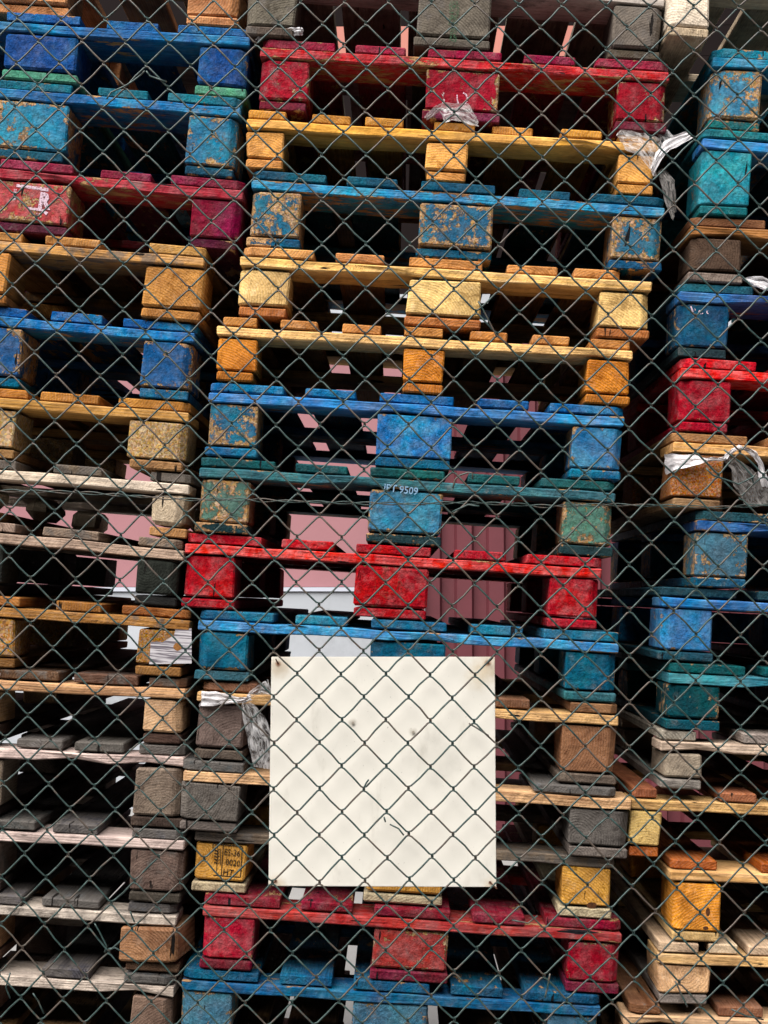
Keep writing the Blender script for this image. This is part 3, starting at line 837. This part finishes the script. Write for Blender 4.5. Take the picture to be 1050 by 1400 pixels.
# small brown maker's print on the pale yellow cross board: two lines of ticks
b4 = bC[4]
ticks = []
for r_ in range(2):
    for i in range(11):
        X = 474 + i * 2.4 + r_ * 4
        Y = 361.0 + r_ * 4.3 + i * 0.16
        if i < 11 - r_ * 2:
            ticks.append(([(X, Y), (X + random.uniform(0.2, 1.0), Y + 2.8)], 1.1))
strokes_on(b4, 'maker_print', ticks, M['stamp_ink'], b4['yb'] - 0.0012, 1)
# white scribble on the navy block
b4r = bR[4]
strokes_on(b4r, 'scribble', [([(945, 418), (948, 426)], 2), ([(950, 421), (952, 425)], 1.4), arc(959, 426, 3, 2.5, 30, 250), arc(969, 426, 2, 2.2, 90, 270)], M['white_mark'], fy(b4r, 0), 1.3)
# white ring daubed on the crimson middle block, over a worn round patch
b1 = bC[1]
yf = fy(b1, 1)
strokes_on(b1, 'chalk_ring', [(arc(632, 134, 7, 8, 280, 420), 2.2), (arc(628, 132, 3, 9, 110, 200), 1.8)], M['white_mark'], yf, 2)
# green streak on the grey middle block
b0 = bC[0]
strokes_on(b0, 'spray_streak', [([(622, 1), (621, 14), (622, 28), (620, 44), (619, 57)], 9), ([(616, 2), (616.5, 18), (615, 34)], 4), ([(627, 4), (626, 22)], 3)], M['green_mark'], fy(b0, 1), 8)

# torn label on the chip block
def m_label():
    k = NT('printed_label_paper')
    tc = k.n('TexCoord')
    sp = k.n('SeparateXYZ')
    k.t.links.new(tc.outputs['Object'], sp.inputs[0])
    v = tc.outputs['Object']
    st = k.noise(k.vmath('MULTIPLY', v, (0.03, 1, 1)), 330, 3, 0.7)
    c = k.mix(k.step(st, 0.42, 0.55), lin((120, 112, 122)), lin((232, 226, 230)))
    return k.finish(c, 0.6, 0.3)
b9 = bL[9]
yf = fy(b9, 2) - 0.0006
ol = [(206, 878), (214, 877), (222, 878), (229, 874), (238, 869), (240, 860), (262, 859), (262, 907), (204, 908)]
hole = (243, 884)
front = [local_pt(b9, X, Y) for X, Y in ol]
V = [(p.x, yf - 0.0008, p.z) for p in front] + [(p.x, yf - 0.0002, p.z) for p in front]
n = len(ol)
mesh_obj('paper_label', V, [tuple(range(n)), tuple(range(n, 2 * n))[::-1]] + [(i, n + i, n + (i + 1) % n, (i + 1) % n) for i in range(n)], m_label(), b9['root'])
ph = [local_pt(b9, X, Y) for X, Y in arc(243, 884, 6, 5.5, 0, 330, 11)]
mesh_obj('torn_patch', [(p.x + random.uniform(-.001, .001), yf - 0.0011, p.z + random.uniform(-.001, .001)) for p in ph], [tuple(range(len(ph)))], m_plain('torn_label_wood', (168, 112, 56), 0.8, 0.4, 200), b9['root'])
# knot holes at the foot of two orange blocks
def knot(b, bi, X, Y, rx, ry):
    q = [local_pt(b, x, y) for x, y in arc(X, Y, rx, ry, 0, 330, 11)]
    y = fy(b, bi) - 0.0004
    mesh_obj('knot', [(p.x, y, p.z) for p in q], [tuple(range(len(q)))], m_plain('dark_knot', (96, 56, 26), 0.8, 0.5, 300), b['root'])
knot(bC[12], 2, 809, 1238, 7, 4.5)
knot(bR[12], 0, 965, 1269, 4, 2.5)
knot(bR[12], 0, 968, 1247, 3, 6)

# ------------------------------------------------------------------ plastic straps and film
def ribbon(rows, nu=9, rough=0.004, seed=0, y_fold=0.006):
    """a crumpled strip: rows = (X1, Y1, X2, Y2, depth) edges of the strip, row by row, in photo pixels"""
    V, Fc, UV = [], [], []
    fine = []
    for i in range(len(rows) - 1):
        for t in (0, 0.25, 0.5, 0.75):
            fine.append([rows[i][k] * (1 - t) + rows[i + 1][k] * t for k in range(5)])
    fine.append(list(rows[-1]))
    for ri, (xa, ya, xb, yb_, d) in enumerate(fine):
        for u in range(nu):
            t = u / (nu - 1)
            p = P(xa * (1 - t) + xb * t, ya * (1 - t) + yb_ * t, d)
            q = Vector((u * 0.8, ri * 0.22, seed * 7.1))
            p.y += y_fold * noise.noise(q * 1.1) + 0.45 * y_fold * math.sin(u * 2.1 + ri * 0.15 + seed)
            p.x += rough * noise.noise(q * 1.3 + Vector((9, 0, 0)))
            p.z += rough * noise.noise(q * 1.3 + Vector((0, 9, 0)))
            V.append(p)
            UV.append((t + seed, ri * 0.25))
    for i in range(len(fine) - 1):
        for u in range(nu - 1):
            a = i * nu + u
            Fc.append((a, a + 1, a + nu + 1, a + nu))
    return V, Fc, UV

def film_thing(name, strips, label, cat, mats, group='plastic wrapping caught on the pallets'):
    c = P((strips[0][0][0] + strips[0][-1][2]) / 2, (strips[0][0][1] + strips[0][-1][3]) / 2, strips[0][0][4])
    root = empty(name, c)
    for i, (st, mt) in enumerate(zip(strips, mats)):
        V, Fc, UV = ribbon(st, seed=i + len(label))
        o = mesh_obj('strip' if i else 'wrap', [v - c for v in V], Fc, mt, root, smooth=True)
        lay = o.data.uv_layers.new(name='strip')
        for lp in o.data.loops:
            lay.data[lp.index].uv = UV[lp.vertex_index]
    tag(root, label, cat, group)
    return root

F_, S__, B_ = M['film'], M['strap'], M['bag']
film_thing('plastic_strap', [
    [(274, 946, 273, 964, 0.02), (276, 945, 275, 965, -0.006), (295, 946, 295, 964, -0.010), (312, 949, 312, 963, -0.011), (327, 954, 326, 962, -0.014), (336, 953, 337, 960, -0.016), (342, 949, 344, 957, -0.014)],
    [(340, 950, 333, 958, -0.014), (352, 936, 345, 953, -0.012), (362, 932, 356, 950, -0.010), (372, 946, 370, 951, -0.01), (366, 928, 366, 931, -0.008)],
    [(331, 960, 341, 958, -0.014), (333, 975, 352, 966, -0.013), (337, 1000, 364, 985, -0.010), (340, 1020, 374, 1005, -0.008), (345, 1038, 376, 1032, -0.006), (347, 1050, 374, 1051, -0.004)]],
    'white plastic strap knotted round the block left of the sign, its tail hanging down', 'strap', [S__, F_, F_])
film_thing('plastic_strap', [
    [(908, 620, 909, 650, 0.05), (922, 621, 923, 641, -0.006), (945, 623, 946, 637, -0.010), (965, 625, 966, 631, -0.012), (982, 626, 982, 630, -0.016), (992, 622, 994, 629, -0.02)],
    [(990, 622, 992, 629, -0.02), (1000, 614, 1003, 619, -0.025), (1012, 609, 1013, 614, -0.03), (1025, 612, 1022, 617, -0.03), (1036, 621, 1031, 624, -0.03), (1043, 634, 1037, 636, -0.028), (1047, 652, 1039, 650, -0.025), (1052, 668, 1042, 664, -0.02)],
    [(990, 629, 997, 625, -0.016), (1000, 642, 1012, 630, -0.014), (1003, 662, 1030, 644, -0.010), (1012, 676, 1046, 655, -0.006), (1016, 690, 1054, 672, 0.0), (1028, 694, 1056, 690, 0.0)]],
    'white plastic strap tied round the orange chip block, trailing grey plastic', 'strap', [S__, S__, B_])
film_thing('plastic_film', [
    [(842, 185, 848, 190, -0.012), (850, 177, 855, 203, -0.013), (868, 180, 871, 212, -0.012), (884, 183, 886, 226, -0.012), (895, 186, 893, 240, -0.010), (903, 190, 897, 240, -0.004)],
    [(893, 242, 889, 228, -0.008), (903, 222, 897, 209, -0.012), (915, 206, 907, 196, -0.014), (929, 200, 921, 184, -0.012), (946, 188, 938, 180, -0.006)],
    [(895, 180, 912, 178, 0.01), (903, 195, 920, 186, 0.01), (906, 205, 912, 208, 0.012)],
    [(900, 235, 905, 231, 0.0), (905, 252, 922, 246, 0.0), (911, 275, 925, 262, 0.004), (918, 300, 925, 290, 0.008)]],
    'clear plastic film draped over the right end of the narrow block yellow pallet', 'plastic film', [F_, S__, F_, B_])
film_thing('plastic_film', [
    [(580, 160, 584, 164, 0.0), (592, 146, 602, 152, -0.010), (606, 142, 609, 166, -0.012), (622, 142, 618, 164, -0.012), (640, 143, 632, 168, -0.011), (652, 160, 654, 174, -0.012)],
    [(608, 142, 606, 128, -0.009), (606, 140, 604, 126, -0.009)]],
    'torn white film fringe across the crimson middle block', 'plastic film', [F_, F_])
film_thing('paper_scrap', [
    [(348, 54, 353, 55, 0.012), (362, 45, 366, 50, 0.006), (380, 41, 383, 48, 0.004), (398, 38, 398, 48, 0.004), (410, 38, 412, 47, 0.006), (414, 40, 414, 46, 0.01)]],
    'crumpled white scrap squeezed on the left corner of the crimson pallet', 'scrap', [S__])
film_thing('paper_scrap', [
    [(1012, 380, 1018, 384, 0.03), (1026, 378, 1030, 392, 0.0), (1042, 379, 1046, 398, -0.004), (1056, 386, 1058, 398, -0.004)]],
    'white torn sheet lying on the navy pallet at the right edge', 'scrap', [S__])
# knots of the two tied straps are small twisted lumps
# ------------------------------------------------------------------ fence
FY = -0.60
fence = empty('chain_link_fence', (0, FY, ground_z(0, FY)))
tag(fence, 'green coated chain link fence stretched across the whole stack of pallets', 'fence')
F0 = fence.location.copy()

def node_px(i, j):
    x = 405.5 + (60.9 + 0.085 * j) * i - 0.42 * j
    y = 921 + 62.67 * j + 0.089 * j * j + 0.85 * i
    if j > 8:
        y = 921 + 62.67 * 8 + 0.089 * 64 + 64.0 * (j - 8) + 0.85 * i
    n1 = noise.noise(Vector((i * 0.16, j * 0.16, 3.3)))
    n2 = noise.noise(Vector((i * 0.16, j * 0.16, 8.7)))
    k = 0.5 + max(0.0, (j - 2)) * 0.35
    k = min(k, 2.0)
    return x + 6.5 * n1 * k + random.Random(int(i * 2 + 500) * 7919 + int(j * 2 + 500)).uniform(-0.9, 0.9), y + 6.5 * n2 * k + random.Random(int(i * 2 + 500) * 104729 + int(j * 2 + 500)).uniform(-0.9, 0.9)

WR = 0.00145
cache = {}
def node(i, j):
    if (i, j) not in cache:
        X, Y = node_px(i, j)
        p = P(X, Y, FY)
        off = max(abs(X - 523) - 175, abs(Y - 1055) - 175, 0) / 160.0      # the sign keeps the mesh flat
        p.y += 0.012 * min(1, off) * noise.noise(Vector((i * 0.1, j * 0.1, 1.7)))
        cache[(i, j)] = p
    return cache[(i, j)]

J0, J1 = -38, 38           # in half rows
for kcol in range(-18, 27):           # one wire zigzags between half columns kcol and kcol + 1
    pts = []
    for jj in range(J0, J1 + 1):
        c = kcol if (jj - kcol) % 2 == 0 else kcol + 1
        p = node(c / 2.0, jj / 2.0)
        side = 1 if c == kcol + 1 else -1
        q0 = node((2 * kcol + 1 - c) / 2.0, (jj - 1) / 2.0)
        q1 = node((2 * kcol + 1 - c) / 2.0, (jj + 1) / 2.0)
        # arms in front when going down to the right, behind when coming back
        fr, bk = -0.0019, 0.0019
        yin = fr if side > 0 else bk
        yout = bk if side > 0 else fr
        d0 = (q0 - p).normalized()
        d1 = (q1 - p).normalized()
        rr = random.Random(kcol * 1009 + jj)
        mid = (q0 + p) / 2 + Vector((rr.uniform(-.0011, .0011), yin * 0.9, rr.uniform(-.0011, .0011)))
        pts.append(mid)
        pts.append(p + d0 * 0.0055 + Vector((0, yin, 0)))
        pts.append(p + Vector((side * 0.0009, yin * 0.75, 0.0024)))
        pts.append(p + Vector((side * 0.0011, yout * 0.6, -0.0022)))
        pts.append(p + d1 * 0.0055 + Vector((0, yout, 0)))
    V, Fc = tube([[q - F0 for q in pts]], WR, 6)
    mesh_obj('mesh_wire', V, Fc, M['wire'], fence, smooth=True)

# twisted line wire
base = [(-250, 664), (-120, 668), (0, 671), (75, 672), (150, 676), (260, 683), (330, 683), (450, 687), (560, 689), (640, 687), (750, 692), (830, 690), (900, 691), (980, 694), (1050, 690), (1180, 688), (1300, 686)]
def samp(t):
    f = t * (len(base) - 1)
    i = min(int(f), len(base) - 2)
    u = f - i
    return base[i][0] * (1 - u) + base[i + 1][0] * u, base[i][1] * (1 - u) + base[i + 1][1] * u
for s in (0, 1):
    pts = []
    for i in range(601):
        X, Y = samp(i / 600)
        p = P(X, Y, FY + 0.005)
        an = X / 11.0 + s * math.pi + 0.8 * noise.noise(Vector((X * 0.01, 0, 0)))
        a = 0.0019 + 0.0014 * noise.noise(Vector((X * 0.013, 5, s)))
        p.z += a * math.sin(an)
        p.y += 0.0022 * math.cos(an)
        pts.append(p - F0)
    V, Fc = tube([pts], 0.0009, 6)
    mesh_obj('line_wire', V, Fc, M['wire'], fence, smooth=True)

# loose repair wires and broken ends
ties = [
    [(198, 97), (192, 103), (180, 112), (170, 118), (152, 126), (146, 135)], [(200, 97), (205, 104), (228, 112)],
    [(646, 655), (646, 647), (640, 646), (628, 650), (622, 656), (619, 668)], [(618, 700), (640, 690), (655, 692)],
    [(129, 1262), (136, 1274), (146, 1294), (143, 1302)], [(143, 1302), (149, 1297), (158, 1296), (168, 1302), (190, 1318)],
    [(45, 1358), (52, 1368), (60, 1386)], [(178, 1246), (181, 1254), (184, 1261)],
    [(923, 1341), (931, 1358), (940, 1377)], [(752, 1331), (748, 1352), (745, 1364)],
    [(700, 1258), (722, 1262), (735, 1252)], [(497, 1078), (501, 1070), (504, 1066)], [(525, 1117), (527, 1124)], [(533, 1127), (545, 1133), (552, 1142)],
    [(641, 989), (648, 993), (656, 998), (668, 1006)], [(700, 475), (678, 458), (664, 430), (654, 412)],
    [(965, 640), (975, 650), (1010, 662), (1030, 652), (1034, 646)], [(990, 615), (1012, 632), (1028, 650), (1030, 660)],
    [(1000, 1380), (1020, 1389), (1044, 1394)], [(14, 1330), (8, 1350), (14, 1365)],
]
for t in ties:
    pts = [P(x, y, FY - 0.003 + random.uniform(-0.003, 0.003)) - F0 for x, y in t]
    fine = []
    for i in range(len(pts) - 1):
        for u in (0, 0.5):
            fine.append(pts[i].lerp(pts[i + 1], u))
    fine.append(pts[-1])
    V, Fc = tube([fine], 0.0013, 6)
    mesh_obj('wire_tie', V, Fc, M['wire'], fence, smooth=True)
# posts outside the picture
for px in (-1.35, 1.35):
    z0 = ground_z(px, FY) - F0.z
    V, Fc = tube([[Vector((px, 0.035, z0 - 0.05)), Vector((px, 0.035, 2.75))]], 0.024, 12)
    mesh_obj('post', V, Fc, M['steel'], fence, smooth=True)

# ------------------------------------------------------------------ the sign
SY = FY + 0.022
c4 = [P(371, 898, SY), P(676.5, 898, SY), P(678.5, 1213, SY), P(367, 1211.5, SY)]
cen = sum(c4, Vector()) / 4
sign = empty('sign', cen)
tag(sign, 'blank white square sign with rusty corner holes wired behind the fence', 'sign')
loc = lambda X, Y: P(X, Y, SY) - cen
k = SIGNK
c = k.sign_col
def spot(c, X, Y, r0, r1, col, amt):
    q = loc(X, Y)
    sp = k.vmath('SUBTRACT', SIGNV, (q.x, 0, q.z))
    flat = k.vmath('MULTIPLY', sp, (1, 0, 1))
    ln = k.n('VectorMath', operation='LENGTH')
    k.put(ln.inputs[0], flat)
    d = k.math('ADD', ln.outputs['Value'], k.math('MULTIPLY', k.math('SUBTRACT', k.noise(SIGNV, 90, 4), 0.5), r1 * 0.9))
    return k.mix(k.step(d, r0, r1, amt, 0.0), c, lin(col))
for (X, Y, s) in ((380, 906.5, 1.0), (667, 906, 1.15), (377, 1204, 0.8), (670, 1206, 0.7)):
    c = spot(c, X + 1, Y + 5, 0.003 * s, 0.026 * s, (232, 196, 140), 0.45)
    c = spot(c, X, Y + 1, 0.0008, 0.0062 * s, (158, 88, 40), 0.9)
for (X, Y) in ((482.5, 988.5), (565, 1001)):
    c = spot(c, X, Y, 0.002, 0.009, (176, 164, 146), 0.5)
c = spot(c, 655, 925, 0.004, 0.03, (232, 206, 160), 0.4)
c = spot(c, 600, 1040, 0.004, 0.05, (205, 200, 188), 0.22)
k.finish(c, 0.42, 0.4)
front = [p - cen for p in c4]
bm = bmesh.new()
nrm = Vector((0, 0.0035, 0))
fv = [bm.verts.new(p) for p in front]
bv = [bm.verts.new(p + nrm) for p in front]
bm.faces.new(fv[::-1]); bm.faces.new(bv)
for i in range(4):
    bm.faces.new((fv[i], fv[(i + 1) % 4], bv[(i + 1) % 4], bv[i]))
bmesh.ops.recalc_face_normals(bm, faces=bm.faces)
bmesh.ops.bevel(bm, geom=list(bm.edges), offset=0.0007, segments=2, affect='EDGES')
me = bpy.data.meshes.new('sign_plate')
bm.to_mesh(me); bm.free()
me.materials.append(k.m)
link(bpy.data.objects.new('sign_plate', me), sign)
# screw heads and corner wires
for (X, Y, m_) in ((482.5, 988.5, 'zinc'), (565, 1001, 'zinc')):
    q = loc(X, Y)
    V, Fc = tube([[q + Vector((0, -0.0022, 0)), q + Vector((0, -0.0002, 0))]], 0.0022, 10)
    mesh_obj('screw', V, Fc, M[m_], sign)
for (X, Y, dx, dy) in ((380, 906.5, -1, -6), (667, 906, 6, -8), (377, 1204, -7, 6), (670, 1206, 8, 5)):
    V, Fc = tube([[loc(X, Y) + Vector((0, 0.0, 0)), loc(X + dx * 0.4, Y + dy * 0.4) + Vector((0, -0.013, 0)), loc(X + dx, Y + dy) + Vector((0, -0.024, 0))]], 0.0011, 6)
    mesh_obj('corner_wire', V, Fc, M['rust'], sign)
    q = loc(X, Y)
    V, Fc = tube([[q + Vector((0, -0.0006, 0)), q + Vector((0, 0.0001, 0))]], 0.0015, 10)
    mesh_obj('corner_hole', V, Fc, M['rust'], sign)
